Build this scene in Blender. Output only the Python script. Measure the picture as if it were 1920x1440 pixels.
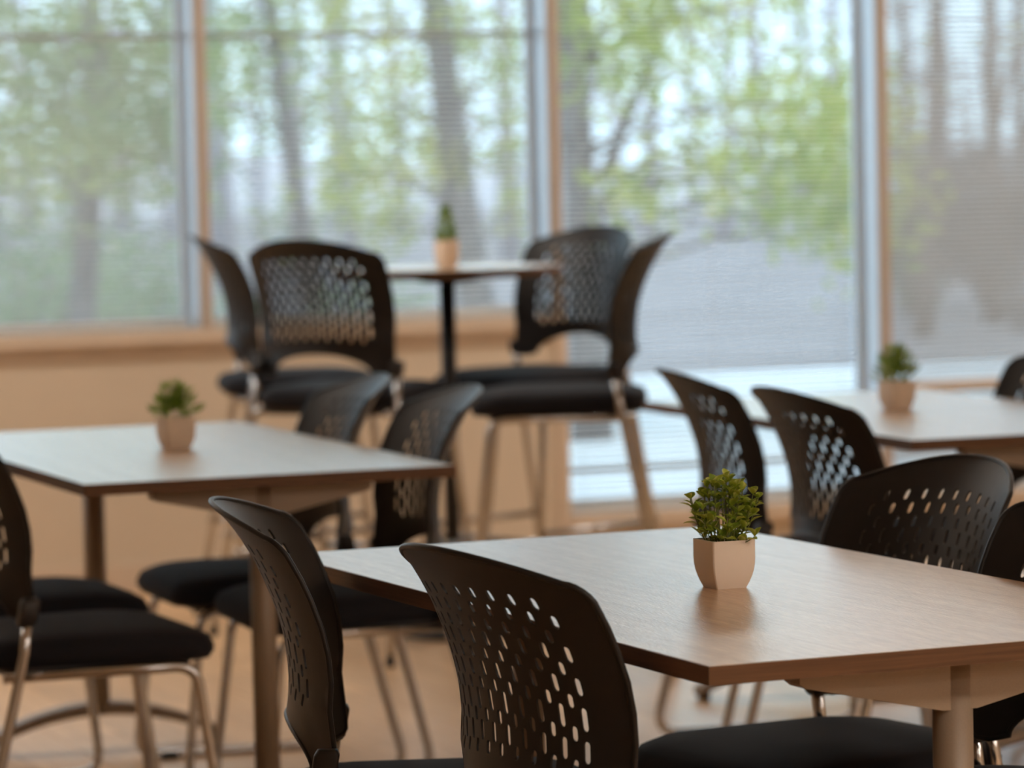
import bpy, bmesh, math, random
from mathutils import Vector, Matrix
from mathutils.geometry import delaunay_2d_cdt

scene = bpy.context.scene
for o in list(bpy.data.objects):
    bpy.data.objects.remove(o, do_unlink=True)
COL = scene.collection
PI = math.pi
random.seed(7)

# ------------------------------------------------------------------ camera
CAM_H = 1.3507
F_PX = 7079.8
RT = Vector((0.93162759, -0.36275499, -0.02188245))
UP = Vector((0.04213294, 0.04800608, 0.99795803))
FW = Vector((0.36096377, 0.93064721, -0.06000772))
cam_data = bpy.data.cameras.new('camera')
cam = bpy.data.objects.new('camera', cam_data)
COL.objects.link(cam)
m = Matrix((RT, UP, -FW)).transposed().to_4x4()
m.translation = Vector((0, 0, CAM_H))
cam.matrix_world = m
cam_data.sensor_fit = 'HORIZONTAL'
cam_data.sensor_width = 36.0
cam_data.lens = F_PX / 1920 * 36.0
cam_data.clip_start = 0.05
cam_data.clip_end = 600
cam_data.dof.use_dof = True
cam_data.dof.focus_distance = 5.05
cam_data.dof.aperture_fstop = 4.5
cam_data.dof.aperture_blades = 0
scene.camera = cam

# ------------------------------------------------------------------ world, sun, exposure
world = bpy.data.worlds.new('sky')
scene.world = world
world.use_nodes = True
bg = world.node_tree.nodes['Background']
bg.inputs['Color'].default_value = (0.64, 0.855, 1.0, 1)
bg.inputs['Strength'].default_value = 2.6

sun_data = bpy.data.lights.new('sun', 'SUN')
sun_data.energy = 2.0
sun_data.angle = math.radians(3)
sun_data.color = (1.0, 0.95, 0.86)
sun = bpy.data.objects.new('sun', sun_data)
COL.objects.link(sun)
sun.rotation_euler = Vector((0.35, 0.8, -0.95)).to_track_quat('-Z', 'Y').to_euler()
sun.location = (0, 0, 20)

vs = scene.view_settings
vs.view_transform = 'Standard'
vs.look = 'None'
vs.exposure = 0.12
vs.gamma = 1.0
vs.use_curve_mapping = False

LAMP_STRENGTH = 14.0       # panels over the near half of the room
WASH_STRENGTH = 10.5       # unseen panels added to brighten the window wall

# ------------------------------------------------------------------ helpers
def gp(px, depth, z=0.0):
    """point at a given distance ahead of the viewpoint, at height z"""
    p = FW * depth + RT * ((px - 960) / F_PX * depth)
    return Vector((p.x, p.y, z))


def link(name, me, mat=None, parent=None, loc=None, rot=None):
    o = bpy.data.objects.new(name, me)
    COL.objects.link(o)
    if mat is not None and me is not None and not me.materials:
        me.materials.append(mat)
    if parent is not None:
        o.parent = parent
    if loc is not None:
        o.location = loc
    if rot is not None:
        o.rotation_euler = rot
    return o


def tag(o, label=None, cat=None, group=None, kind=None):
    if label: o['label'] = label
    if cat: o['category'] = cat
    if group: o['group'] = group
    if kind: o['kind'] = kind
    return o


def thing(name, label, cat, loc=(0, 0, 0), rz=0.0, group=None):
    o = bpy.data.objects.new(name, None)
    COL.objects.link(o)
    o.location = loc
    o.rotation_euler = (0, 0, rz)
    o.empty_display_size = 0.1
    return tag(o, label, cat, group)


def mesh_of(name, bm, smooth=False):
    me = bpy.data.meshes.new(name)
    bm.normal_update()
    bm.to_mesh(me)
    bm.free()
    if smooth:
        for p in me.polygons:
            p.use_smooth = True
    return me


def pyd(name, verts, faces, smooth=False):
    me = bpy.data.meshes.new(name)
    me.from_pydata(verts, [], faces)
    me.update()
    if smooth:
        for p in me.polygons:
            p.use_smooth = True
    return me


def add_box(bm, c, s, rz=0.0):
    r = bmesh.ops.create_cube(bm, size=1.0)
    M = Matrix.Translation(c) @ Matrix.Rotation(rz, 4, 'Z') @ Matrix.Diagonal((s[0], s[1], s[2], 1))
    bmesh.ops.transform(bm, matrix=M, verts=r['verts'])
    return r['verts']


def box_mesh(name, c, s, bevel=0.0):
    bm = bmesh.new()
    add_box(bm, c, s)
    if bevel > 0:
        bmesh.ops.bevel(bm, geom=bm.edges[:], offset=bevel, segments=2, profile=0.7, affect='EDGES')
    return mesh_of(name, bm)


def box_between(name, a, b, bevel=0.0):
    c = [(a[i] + b[i]) / 2 for i in range(3)]
    s = [abs(b[i] - a[i]) for i in range(3)]
    return box_mesh(name, c, s, bevel)


def fillet(pts, r, n=6):
    """round the inner corners of a polyline"""
    pts = [Vector(p) for p in pts]
    out = [pts[0]]
    for i in range(1, len(pts) - 1):
        p = pts[i]
        a = (pts[i - 1] - p); b = (pts[i + 1] - p)
        la, lb = a.length, b.length
        a.normalize(); b.normalize()
        ang = a.angle(b)
        d = min(r / max(math.tan(ang / 2), 1e-4), la * .45, lb * .45)
        p0 = p + a * d; p1 = p + b * d
        for k in range(n + 1):
            t = k / n
            out.append(p0 * (1 - t) ** 2 + p * (2 * t * (1 - t)) + p1 * t ** 2)
    out.append(pts[-1])
    return out


def add_tube(bm, pts, r, n=10, closed=False, caps=True):
    pts = [Vector(p) for p in pts]
    N = len(pts)
    rad = r if hasattr(r, '__len__') else [r] * N
    rings = []
    t0 = (pts[1] - pts[0]).normalized()
    nrm = t0.orthogonal().normalized()
    for i in range(N):
        if closed:
            t = (pts[(i + 1) % N] - pts[i - 1]).normalized()
        elif i == 0:
            t = t0
        elif i == N - 1:
            t = (pts[-1] - pts[-2]).normalized()
        else:
            t = ((pts[i + 1] - pts[i]).normalized() + (pts[i] - pts[i - 1]).normalized()).normalized()
        nrm = (nrm - t * nrm.dot(t))
        if nrm.length < 1e-6:
            nrm = t.orthogonal()
        nrm.normalize()
        b = t.cross(nrm)
        rings.append([bm.verts.new(pts[i] + (nrm * math.cos(2 * PI * k / n) + b * math.sin(2 * PI * k / n)) * rad[i]) for k in range(n)])
    M = N if closed else N - 1
    for i in range(M):
        A, B = rings[i], rings[(i + 1) % N]
        if closed and i == N - 1:
            # best matching start
            off = min(range(n), key=lambda s: (A[0].co - B[s].co).length)
            B = B[off:] + B[:off]
        for k in range(n):
            bm.faces.new((A[k], A[(k + 1) % n], B[(k + 1) % n], B[k]))
    if caps and not closed:
        bm.faces.new(rings[0][::-1])
        bm.faces.new(rings[-1])


def tube_mesh(name, pts, r, n=10):
    bm = bmesh.new()
    add_tube(bm, pts, r, n)
    return mesh_of(name, bm, True)


def rrect(sx, sy, rad, n=6):
    """rounded rectangle, half sizes sx, sy"""
    rad = min(rad, sx * .99, sy * .99)
    out = []
    for cx, cy, a0 in ((sx - rad, sy - rad, 0), (-sx + rad, sy - rad, PI / 2), (-sx + rad, -sy + rad, PI), (sx - rad, -sy + rad, 3 * PI / 2)):
        for k in range(n + 1):
            a = a0 + PI / 2 * k / n
            out.append((cx + rad * math.cos(a), cy + rad * math.sin(a)))
    return out


def loft(name, loops, smooth=True, cap0=True, cap1=True):
    bm = bmesh.new()
    R = [[bm.verts.new(p) for p in L] for L in loops]
    n = len(loops[0])
    for A, B in zip(R, R[1:]):
        for k in range(n):
            bm.faces.new((A[k], A[(k + 1) % n], B[(k + 1) % n], B[k]))
    if cap0: bm.faces.new(R[0][::-1])
    if cap1: bm.faces.new(R[-1])
    return mesh_of(name, bm, smooth)


def copy_tree(root, loc=None, rz=None, label=None, group=None):
    r = root.copy()
    COL.objects.link(r)
    if loc is not None: r.location = loc
    if rz is not None: r.rotation_euler = (0, 0, rz)
    if label: r['label'] = label
    if group: r['group'] = group
    for ch in list(root.children):
        c = ch.copy(); COL.objects.link(c); c.parent = r
        for g in list(ch.children):
            d = g.copy(); COL.objects.link(d); d.parent = c
    return r

# ------------------------------------------------------------------ materials
def mat_new(name):
    mt = bpy.data.materials.new(name)
    mt.use_nodes = True
    nt = mt.node_tree
    return mt, nt, nt.nodes['Principled BSDF']


def plain(name, col, rough=0.5, metal=0.0, noise=0.0, scale=40.0, bump=0.0, bscale=300.0, spec=0.5):
    mt, nt, b = mat_new(name)
    b.inputs['Roughness'].default_value = rough
    b.inputs['Metallic'].default_value = metal
    b.inputs['Specular IOR Level'].default_value = spec
    tc = nt.nodes.new('ShaderNodeTexCoord')
    nz = nt.nodes.new('ShaderNodeTexNoise')
    nz.inputs['Scale'].default_value = scale
    nz.inputs['Detail'].default_value = 3
    nt.links.new(tc.outputs['Object'], nz.inputs['Vector'])
    rp = nt.nodes.new('ShaderNodeValToRGB')
    rp.color_ramp.elements[0].position = 0.3
    rp.color_ramp.elements[1].position = 0.7
    rp.color_ramp.elements[0].color = (*[c * (1 - noise) for c in col], 1)
    rp.color_ramp.elements[1].color = (*[min(1, c * (1 + noise)) for c in col], 1)
    nt.links.new(nz.outputs['Fac'], rp.inputs['Fac'])
    nt.links.new(rp.outputs['Color'], b.inputs['Base Color'])
    if bump > 0:
        n2 = nt.nodes.new('ShaderNodeTexNoise')
        n2.inputs['Scale'].default_value = bscale
        n2.inputs['Detail'].default_value = 2
        nt.links.new(tc.outputs['Object'], n2.inputs['Vector'])
        bp = nt.nodes.new('ShaderNodeBump')
        bp.inputs['Strength'].default_value = bump
        bp.inputs['Distance'].default_value = 0.001
        nt.links.new(n2.outputs['Fac'], bp.inputs['Height'])
        nt.links.new(bp.outputs['Normal'], b.inputs['Normal'])
    return mt


def wood(name, c0, c1, axis='Y', rough=0.3, stretch=22.0, scale=5.0, spec=0.5, coat=0.0, bump=0.15, per_object=0.0, coat_rough=0.2, fine=0.0):
    mt, nt, b = mat_new(name)
    b.inputs['Roughness'].default_value = rough
    b.inputs['Specular IOR Level'].default_value = spec
    b.inputs['Coat Weight'].default_value = coat
    b.inputs['Coat Roughness'].default_value = coat_rough
    tc = nt.nodes.new('ShaderNodeTexCoord')
    mp = nt.nodes.new('ShaderNodeMapping')
    s = [stretch, stretch, stretch]
    s['XYZ'.index(axis)] = 1.0
    mp.inputs['Scale'].default_value = s
    nt.links.new(tc.outputs['Object'], mp.inputs['Vector'])
    nz = nt.nodes.new('ShaderNodeTexNoise')
    nz.inputs['Scale'].default_value = scale
    nz.inputs['Detail'].default_value = 6
    nz.inputs['Roughness'].default_value = 0.65
    nz.inputs['Distortion'].default_value = 0.4
    nt.links.new(mp.outputs['Vector'], nz.inputs['Vector'])
    if per_object:
        oi = nt.nodes.new('ShaderNodeObjectInfo')
        ad = nt.nodes.new('ShaderNodeVectorMath'); ad.operation = 'ADD'
        nt.links.new(mp.outputs['Vector'], ad.inputs[0])
        ml = nt.nodes.new('ShaderNodeVectorMath'); ml.operation = 'SCALE'
        ml.inputs['Scale'].default_value = 37.0
        cb = nt.nodes.new('ShaderNodeCombineXYZ')
        for k in range(3): nt.links.new(oi.outputs['Random'], cb.inputs[k])
        nt.links.new(cb.outputs['Vector'], ml.inputs[0])
        nt.links.new(ml.outputs['Vector'], ad.inputs[1])
        nt.links.new(ad.outputs['Vector'], nz.inputs['Vector'])
    rp = nt.nodes.new('ShaderNodeValToRGB')
    rp.color_ramp.elements[0].position = 0.32
    rp.color_ramp.elements[1].position = 0.68
    rp.color_ramp.elements[0].color = (*c0, 1)
    rp.color_ramp.elements[1].color = (*c1, 1)
    nt.links.new(nz.outputs['Fac'], rp.inputs['Fac'])
    out = rp.outputs['Color']
    if per_object:
        hs = nt.nodes.new('ShaderNodeHueSaturation')
        mr = nt.nodes.new('ShaderNodeMapRange')
        mr.inputs['To Min'].default_value = 1 - per_object
        mr.inputs['To Max'].default_value = 1 + per_object
        nt.links.new(oi.outputs['Random'], mr.inputs['Value'])
        nt.links.new(mr.outputs['Result'], hs.inputs['Value'])
        nt.links.new(out, hs.inputs['Color'])
        out = hs.outputs['Color']
    if fine:
        mf = nt.nodes.new('ShaderNodeMapping')
        sf = [330.0, 330.0, 330.0]
        sf['XYZ'.index(axis)] = 26.0
        mf.inputs['Scale'].default_value = sf
        nt.links.new(tc.outputs['Object'], mf.inputs['Vector'])
        nf = nt.nodes.new('ShaderNodeTexNoise')
        nf.inputs['Scale'].default_value = 1.0
        nf.inputs['Detail'].default_value = 2
        nt.links.new(mf.outputs['Vector'], nf.inputs['Vector'])
        mr2 = nt.nodes.new('ShaderNodeMapRange')
        mr2.inputs['From Min'].default_value = 0.3
        mr2.inputs['From Max'].default_value = 0.7
        mr2.inputs['To Min'].default_value = 1 - fine
        mr2.inputs['To Max'].default_value = 1 + fine
        nt.links.new(nf.outputs['Fac'], mr2.inputs['Value'])
        h2 = nt.nodes.new('ShaderNodeHueSaturation')
        nt.links.new(mr2.outputs['Result'], h2.inputs['Value'])
        nt.links.new(out, h2.inputs['Color'])
        out = h2.outputs['Color']
    nt.links.new(out, b.inputs['Base Color'])
    if bump:
        mp2 = nt.nodes.new('ShaderNodeMapping')
        s2 = [520.0, 520.0, 520.0]
        s2['XYZ'.index(axis)] = 70.0
        mp2.inputs['Scale'].default_value = s2
        nt.links.new(tc.outputs['Object'], mp2.inputs['Vector'])
        n2 = nt.nodes.new('ShaderNodeTexNoise')
        n2.inputs['Scale'].default_value = 1.0
        n2.inputs['Detail'].default_value = 3
        nt.links.new(mp2.outputs['Vector'], n2.inputs['Vector'])
        bp = nt.nodes.new('ShaderNodeBump')
        bp.inputs['Strength'].default_value = bump
        bp.inputs['Distance'].default_value = 0.0006
        nt.links.new(n2.outputs['Fac'], bp.inputs['Height'])
        nt.links.new(bp.outputs['Normal'], b.inputs['Normal'])
        if coat: nt.links.new(bp.outputs['Normal'], b.inputs['Coat Normal'])
    return mt


def leafy(name, cols, trans=0.5, rough=0.45, scale=30.0, edge=None):
    """leaf material: diffuse + translucent, colour varied by noise"""
    mt, nt, b = mat_new(name)
    out = nt.nodes['Material Output']
    tc = nt.nodes.new('ShaderNodeTexCoord')
    nz = nt.nodes.new('ShaderNodeTexNoise')
    nz.inputs['Scale'].default_value = scale
    nz.inputs['Detail'].default_value = 1
    nt.links.new(tc.outputs['Object'], nz.inputs['Vector'])
    rp = nt.nodes.new('ShaderNodeValToRGB')
    els = rp.color_ramp.elements
    while len(els) < len(cols): els.new(0.5)
    for i, c in enumerate(cols):
        els[i].position = 0.28 + 0.44 * i / max(1, len(cols) - 1)
        els[i].color = (*c, 1)
    nt.links.new(nz.outputs['Fac'], rp.inputs['Fac'])
    b.inputs['Roughness'].default_value = rough
    nt.links.new(rp.outputs['Color'], b.inputs['Base Color'])
    tr = nt.nodes.new('ShaderNodeBsdfTranslucent')
    nt.links.new(rp.outputs['Color'], tr.inputs['Color'])
    mx = nt.nodes.new('ShaderNodeMixShader')
    mx.inputs['Fac'].default_value = trans
    nt.links.new(b.outputs['BSDF'], mx.inputs[1])
    nt.links.new(tr.outputs['BSDF'], mx.inputs[2])
    nt.links.new(mx.outputs['Shader'], out.inputs['Surface'])
    return mt


M_WALL = plain('wall_paint', (0.62, 0.51, 0.385), 0.75, noise=0.03, scale=3)
M_TRIM = plain('window_trim_paint', (0.62, 0.49, 0.37), 0.5, noise=0.03, scale=4)
M_MULL = plain('mullion_paint', (0.47, 0.375, 0.30), 0.5, noise=0.03, scale=4)
M_CEIL = plain('ceiling_paint', (0.75, 0.72, 0.66), 0.9, noise=0.02)
M_JAMB = plain('window_jamb_metal', (0.80, 0.86, 0.92), 0.38, metal=0.8, noise=0.02)
M_BRONZE = plain('window_bar_metal', (0.42, 0.36, 0.32), 0.5, noise=0.05)
M_PLANK = wood('floor_plank_wood', (0.56, 0.345, 0.18), (0.74, 0.49, 0.28), 'Y', 0.30, 18, 3.0, 0.5, 0.0, 0.1, 0.13)
M_JOINT = plain('floor_joint', (0.16, 0.1, 0.06), 0.8, noise=0.1)
M_TOP = wood('table_laminate', (0.46, 0.27, 0.135), (0.60, 0.385, 0.22), 'Y', 0.34, 26, 3.2, 1.0, 1.0, 1.0, coat_rough=0.25, fine=0.16)
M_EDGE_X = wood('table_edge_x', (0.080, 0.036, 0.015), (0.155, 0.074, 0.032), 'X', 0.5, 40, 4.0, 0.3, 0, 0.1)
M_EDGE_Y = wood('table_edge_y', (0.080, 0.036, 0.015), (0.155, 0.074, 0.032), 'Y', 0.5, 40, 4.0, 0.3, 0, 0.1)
M_LEG = plain('taupe_powder_coat', (0.25, 0.185, 0.13), 0.42, noise=0.05, scale=400, bump=0.15, bscale=900)
M_BLACKMETAL = plain('black_powder_coat', (0.012, 0.011, 0.011), 0.5, noise=0.1)
M_SHELL = plain('black_poly', (0.013, 0.0122, 0.0125), 0.40, noise=0.1, scale=60, bump=0.25, bscale=1500, spec=0.30)
M_BRACKET = plain('black_bracket', (0.016, 0.013, 0.012), 0.45, noise=0.1, spec=0.4)
M_SEAT = plain('black_fabric', (0.013, 0.013, 0.0165), 0.85, noise=0.25, scale=700, bump=0.6, bscale=900, spec=0.2)
b_ = M_SEAT.node_tree.nodes['Principled BSDF']
b_.inputs['Sheen Weight'].default_value = 0.04
b_.inputs['Sheen Roughness'].default_value = 0.4
M_CHROME = plain('chrome_tube', (0.52, 0.51, 0.51), 0.16, metal=1.0, noise=0.02)
M_GLIDE = plain('black_glide', (0.01, 0.01, 0.01), 0.6)
M_POT = plain('matte_ceramic', (0.82, 0.70, 0.585), 0.6, noise=0.02, scale=20, spec=0.3)
M_SOIL = plain('pot_filler', (0.05, 0.045, 0.03), 0.95, noise=0.4, scale=200)
def small_leaf_mat():
    mt = leafy('small_leaf', [(0.22, 0.32, 0.03), (0.48, 0.58, 0.08), (0.80, 0.82, 0.30)], 0.35, 0.4, 60)
    nt = mt.node_tree
    rp = next(n for n in nt.nodes if n.type == 'VALTORGB')
    nz = next(n for n in nt.nodes if n.type == 'TEX_NOISE')
    tc = next(n for n in nt.nodes if n.type == 'TEX_COORD')
    for e, p in zip(rp.color_ramp.elements, (0.15, 0.55, 0.95)): e.position = p
    sx = nt.nodes.new('ShaderNodeSeparateXYZ'); nt.links.new(tc.outputs['Object'], sx.inputs[0])
    ab = nt.nodes.new('ShaderNodeMath'); ab.operation = 'ABSOLUTE'; nt.links.new(sx.outputs['X'], ab.inputs[0])
    mr = nt.nodes.new('ShaderNodeMapRange')                     # paler towards the leaf margin
    mr.inputs['From Min'].default_value = 0.0025
    mr.inputs['From Max'].default_value = 0.0062
    mr.inputs['To Max'].default_value = 0.5
    nt.links.new(ab.outputs[0], mr.inputs['Value'])
    oi = nt.nodes.new('ShaderNodeObjectInfo')
    m1 = nt.nodes.new('ShaderNodeMath'); m1.operation = 'MULTIPLY_ADD'
    m1.inputs[1].default_value = 0.6
    nt.links.new(oi.outputs['Random'], m1.inputs[0]); nt.links.new(mr.outputs['Result'], m1.inputs[2])
    nt.links.new(m1.outputs[0], rp.inputs['Fac'])
    return mt
M_LEAF = small_leaf_mat()
M_STEM = plain('plant_stem', (0.16, 0.19, 0.04), 0.6, noise=0.1)
M_SPIKY = leafy('spiky_leaf', [(0.10, 0.18, 0.025), (0.22, 0.34, 0.05), (0.36, 0.46, 0.10)], 0.35, 0.5, 40)
M_SLAT = leafy('blind_slat', [(0.70, 0.72, 0.73), (0.74, 0.76, 0.77)], 0.22, 0.5, 3)
M_RAIL = plain('blind_rail', (0.78, 0.79, 0.78), 0.5, noise=0.02)
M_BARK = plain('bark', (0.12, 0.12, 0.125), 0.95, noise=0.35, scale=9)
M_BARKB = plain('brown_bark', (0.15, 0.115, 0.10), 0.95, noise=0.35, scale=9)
M_FOLY = leafy('yellow_green_leaves', [(0.15, 0.25, 0.05), (0.34, 0.40, 0.07), (0.55, 0.50, 0.10)], 0.55, 0.5, 1.4)
M_FOLG = leafy('green_leaves', [(0.11, 0.20, 0.07), (0.22, 0.31, 0.10), (0.38, 0.42, 0.14)], 0.5, 0.5, 1.4)
M_HEDGE = leafy('hedge_leaves', [(0.16, 0.28, 0.14), (0.26, 0.38, 0.19), (0.38, 0.48, 0.25)], 0.45, 0.5, 1.2)
M_TWIG = plain('hazy_bare_twigs', (0.42, 0.41, 0.45), 0.95, noise=0.2, scale=1)  # grey of leafless twigs, kept pale to stand in for distant haze
M_GROUND = plain('leaf_litter_ground', (0.225, 0.215, 0.235), 0.95, noise=0.22, scale=0.35)
M_PAVE = plain('pale_concrete', (0.62, 0.64, 0.68), 0.9, noise=0.08, scale=0.8)

def glass_mat():
    mt, nt, b = mat_new('window_glass')
    out = nt.nodes['Material Output']
    tr = nt.nodes.new('ShaderNodeBsdfTransparent')
    tr.inputs['Color'].default_value = (0.93, 0.96, 0.97, 1)
    gl = nt.nodes.new('ShaderNodeBsdfGlossy')
    gl.inputs['Roughness'].default_value = 0.02
    fr = nt.nodes.new('ShaderNodeFresnel')
    fr.inputs['IOR'].default_value = 1.45
    mx = nt.nodes.new('ShaderNodeMixShader')
    nt.links.new(fr.outputs['Fac'], mx.inputs['Fac'])
    nt.links.new(tr.outputs['BSDF'], mx.inputs[1])
    nt.links.new(gl.outputs['BSDF'], mx.inputs[2])
    nt.links.new(mx.outputs['Shader'], out.inputs['Surface'])
    return mt
M_GLASS = glass_mat()

def lamp_mat(name, strength):
    mt, nt, b = mat_new(name)
    b.inputs['Base Color'].default_value = (0.9, 0.88, 0.84, 1)
    b.inputs['Emission Color'].default_value = (1.0, 0.92, 0.82, 1)
    b.inputs['Emission Strength'].default_value = strength
    return mt
M_LAMP = lamp_mat('lamp_diffuser', LAMP_STRENGTH)
M_WALL_WASH = lamp_mat('added_wall_wash', WASH_STRENGTH)

# ------------------------------------------------------------------ room
X0, X1, Y0, YW, ZC = -4.0, 9.6, -4.5, 11.56, 2.75
WT = 0.22            # window wall thickness
MODULE = 1.207
MX = [3.449 + MODULE * k for k in range(-2, 5)]      # mullion centres  1.035 ... 8.277
SILL, LOW, HEAD = 0.826, 0.163, 2.45

fl = link('floor', box_between('floor', (X0, Y0, -0.08), (X1, YW + WT, -0.006)), M_JOINT)
tag(fl, kind='structure')
PW, PL = 0.152, 1.36
plank_me = box_mesh('plank', (0, 0, -0.003), (PW - 0.002, PL - 0.002, 0.006), 0.0008)
NCOL, NROW, PX0 = 38, 6, 0.9
rest = bmesh.new()      # the same boards going on out of the picture
for i in range(NCOL):
    off = (i * 0.47) % PL
    x = PX0 + i * PW
    for j in range(NROW):
        link('plank', plank_me, M_PLANK, fl, (x, YW - PL / 2 - j * PL - off, 0))
    if off > 0.02:
        p = link('plank', plank_me, M_PLANK, fl, (x, YW - off / 2, 0))
        p.scale = (1, off / PL, 1)
    ye = YW - NROW * PL - off
    add_box(rest, (x, (Y0 + ye) / 2, -0.0032), (PW - 0.002, ye - Y0 - 0.002, 0.0056))
n_l = int((PX0 - PW / 2 - X0) / PW); n_r = int((X1 - PX0 - (NCOL - .5) * PW) / PW)
for i in list(range(-n_l, 0)) + list(range(NCOL, NCOL + n_r)):
    add_box(rest, (PX0 + i * PW, (Y0 + YW) / 2, -0.0032), (PW - 0.002, YW - Y0, 0.0056))
r_ = link('plank_field', mesh_of('plank_field', rest), M_PLANK, fl)
tag(r_, kind='stuff')

tag(link('ceiling', box_between('ceiling', (X0, Y0, ZC), (X1, YW + WT, ZC + 0.1)), M_CEIL), kind='structure')
tag(link('wall_left', box_between('wall_left', (X0 - 0.15, Y0, 0), (X0, YW + WT, ZC)), M_WALL), kind='structure')
tag(link('wall_right', box_between('wall_right', (X1, Y0, 0), (X1 + 0.15, YW + WT, ZC)), M_WALL), kind='structure')
tag(link('wall_back', box_between('wall_back', (X0 - 0.15, Y0 - 0.15, 0), (X1 + 0.15, Y0, ZC)), M_WALL), kind='structure')

# window wall: solid ends, a low wall under the two left windows, a kerb under the rest, a header over all
wb = bmesh.new()
def wbox(a, b):
    add_box(wb, [(a[i] + b[i]) / 2 for i in range(3)], [abs(b[i] - a[i]) for i in range(3)])
wbox((X0, YW, 0), (MX[0], YW + WT, ZC))
wbox((MX[-1], YW, 0), (X1, YW + WT, ZC))
wbox((MX[0], YW, 0), (MX[3], YW + WT, SILL - 0.035))
wbox((MX[3], YW, 0), (MX[-1], YW + WT, LOW - 0.03))
wbox((MX[0], YW, HEAD), (MX[-1], YW + WT, ZC))
tag(link('wall_window', mesh_of('wall_window', wb), M_WALL), kind='structure')

# sills
tag(link('trim_1', box_between('sill', (MX[0], YW - 0.032, SILL - 0.046), (MX[3] + 0.02, YW + 0.14, SILL), 0.004), M_TRIM), kind='structure')
tag(link('trim_2', box_between('apron', (MX[0], YW - 0.012, SILL - 0.085), (MX[3] + 0.02, YW, SILL - 0.046), 0.003), M_TRIM), kind='structure')
tag(link('trim_3', box_between('sill_low', (MX[3] + 0.02, YW - 0.03, LOW - 0.05), (MX[-1], YW + 0.14, LOW), 0.004), M_TRIM), kind='structure')
tag(link('trim_4', box_between('edge_post', (MX[3] - 0.02, YW - 0.02, 0.0), (MX[3] + 0.02, YW + 0.02, SILL - 0.046), 0.003), M_TRIM), kind='structure')
tag(link('baseboard_window', box_between('baseboard', (X0, YW - 0.014, 0), (MX[3] - 0.02, YW, 0.09), 0.003), M_TRIM), kind='structure')
# mullions
for k, x in enumerate(MX):
    z0 = SILL if k < 3 else LOW
    mo = link('trim_%d' % (5 + k), box_between('mullion', (x - 0.016, YW - 0.004, z0), (x + 0.016, YW + 0.16, HEAD), 0.003), M_MULL)
    tag(mo, kind='structure')
    for s in (-1, 1):
        link('jamb', box_between('jamb', (x + s * 0.016, YW + 0.022, z0), (x + s * 0.022, YW + 0.16, HEAD)), M_JAMB, mo)
# windows: glass, transom bars behind the blinds
for k in range(6):
    xa, xb = MX[k] + 0.025, MX[k + 1] - 0.025
    z0 = SILL if k < 3 else LOW
    w = link('window_%d' % (k + 1), box_between('glass_pane', (xa, YW + 0.150, z0 + 0.02), (xb, YW + 0.154, HEAD - 0.02)), M_GLASS)
    tag(w, kind='structure')
    fr = bmesh.new()
    for a, b in (((xa, YW + .142, z0), (xb, YW + .162, z0 + .03)), ((xa, YW + .142, HEAD - .03), (xb, YW + .162, HEAD)),
                 ((xa, YW + .142, z0 + .03), (xa + .02, YW + .162, HEAD - .03)), ((xb - .02, YW + .142, z0 + .03), (xb, YW + .162, HEAD - .03))):
        add_box(fr, [(a[i] + b[i]) / 2 for i in range(3)], [abs(b[i] - a[i]) for i in range(3)])
    link('window_frame', mesh_of('window_frame', fr), M_JAMB, w)
    bars = [1.757] if k < 3 else [0.292]
    for zb in bars:
        link('transom', box_between('transom', (xa, YW + .138, zb - .007), (xb, YW + .168, zb + .007)), M_BRONZE, w)
    if k == 4:
        link('mid_rail', box_between('mid_rail', (xa, YW + .02, .515), (xb, YW + .07, .548), 0.003), M_TRIM, w)

# venetian blinds in the four windows in view
PITCH, SW = 0.0178, 0.0215
def slat_mesh(name, length, tilt):
    vs_, fs_ = [], []
    prof = []
    n = 4
    for k in range(n + 1):
        t = k / n - 0.5
        prof.append((t * SW, 0.0016 * (1 - (2 * t) ** 2)))
    prof = prof + [(y, z - 0.0005) for y, z in reversed(prof)]
    c, s = math.cos(tilt), math.sin(tilt)
    for x in (-length / 2, length / 2):
        for y, z in prof:
            vs_.append((x, y * c - z * s, y * s + z * c))
    N = len(prof)
    for k in range(N):
        fs_.append((k, (k + 1) % N, N + (k + 1) % N, N + k))
    fs_.append(tuple(range(N))[::-1]); fs_.append(tuple(range(N, 2 * N)))
    return pyd(name, vs_, fs_)
SLAT_TILT = {1: math.radians(24), 2: math.radians(18), 3: math.radians(15), 4: math.radians(34)}
YB = YW + 0.118
names = {1: 'white slatted blind in the leftmost window behind the left table',
         2: 'white slatted blind in the window behind the tall round table and its stools',
         3: 'white slatted blind in the tall window reaching almost to the floor, right of the stools',
         4: 'white slatted blind in the rightmost window, with a wood rail across it'}
for k in (1, 2, 3, 4):
    xa, xb = MX[k] + 0.03, MX[k + 1] - 0.03
    z0 = (SILL if k < 3 else LOW) + 0.012
    bl = thing('venetian_blind', names[k], 'blind', ((xa + xb) / 2, YB, z0), 0, 'white slatted window blinds')
    L = xb - xa
    link('bottom_rail', box_mesh('bottom_rail', (0, 0, 0.006), (L, 0.02, 0.012), 0.002), M_RAIL, bl)
    link('head_rail', box_mesh('head_rail', (0, 0, HEAD - z0 - 0.02), (L, 0.028, 0.03), 0.002), M_RAIL, bl)
    sm = slat_mesh('slat', L, SLAT_TILT[k])
    z = 0.024
    while z < HEAD - z0 - 0.045:
        link('slat', sm, M_SLAT, bl, (0, 0, z))
        z += PITCH
    for fx in (-0.42, 0.0, 0.42):
        link('ladder_cord', tube_mesh('ladder_cord', [(fx * L, -0.0115, 0.01), (fx * L, -0.0115, HEAD - z0 - 0.03)], 0.0008, 4), M_RAIL, bl)

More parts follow.
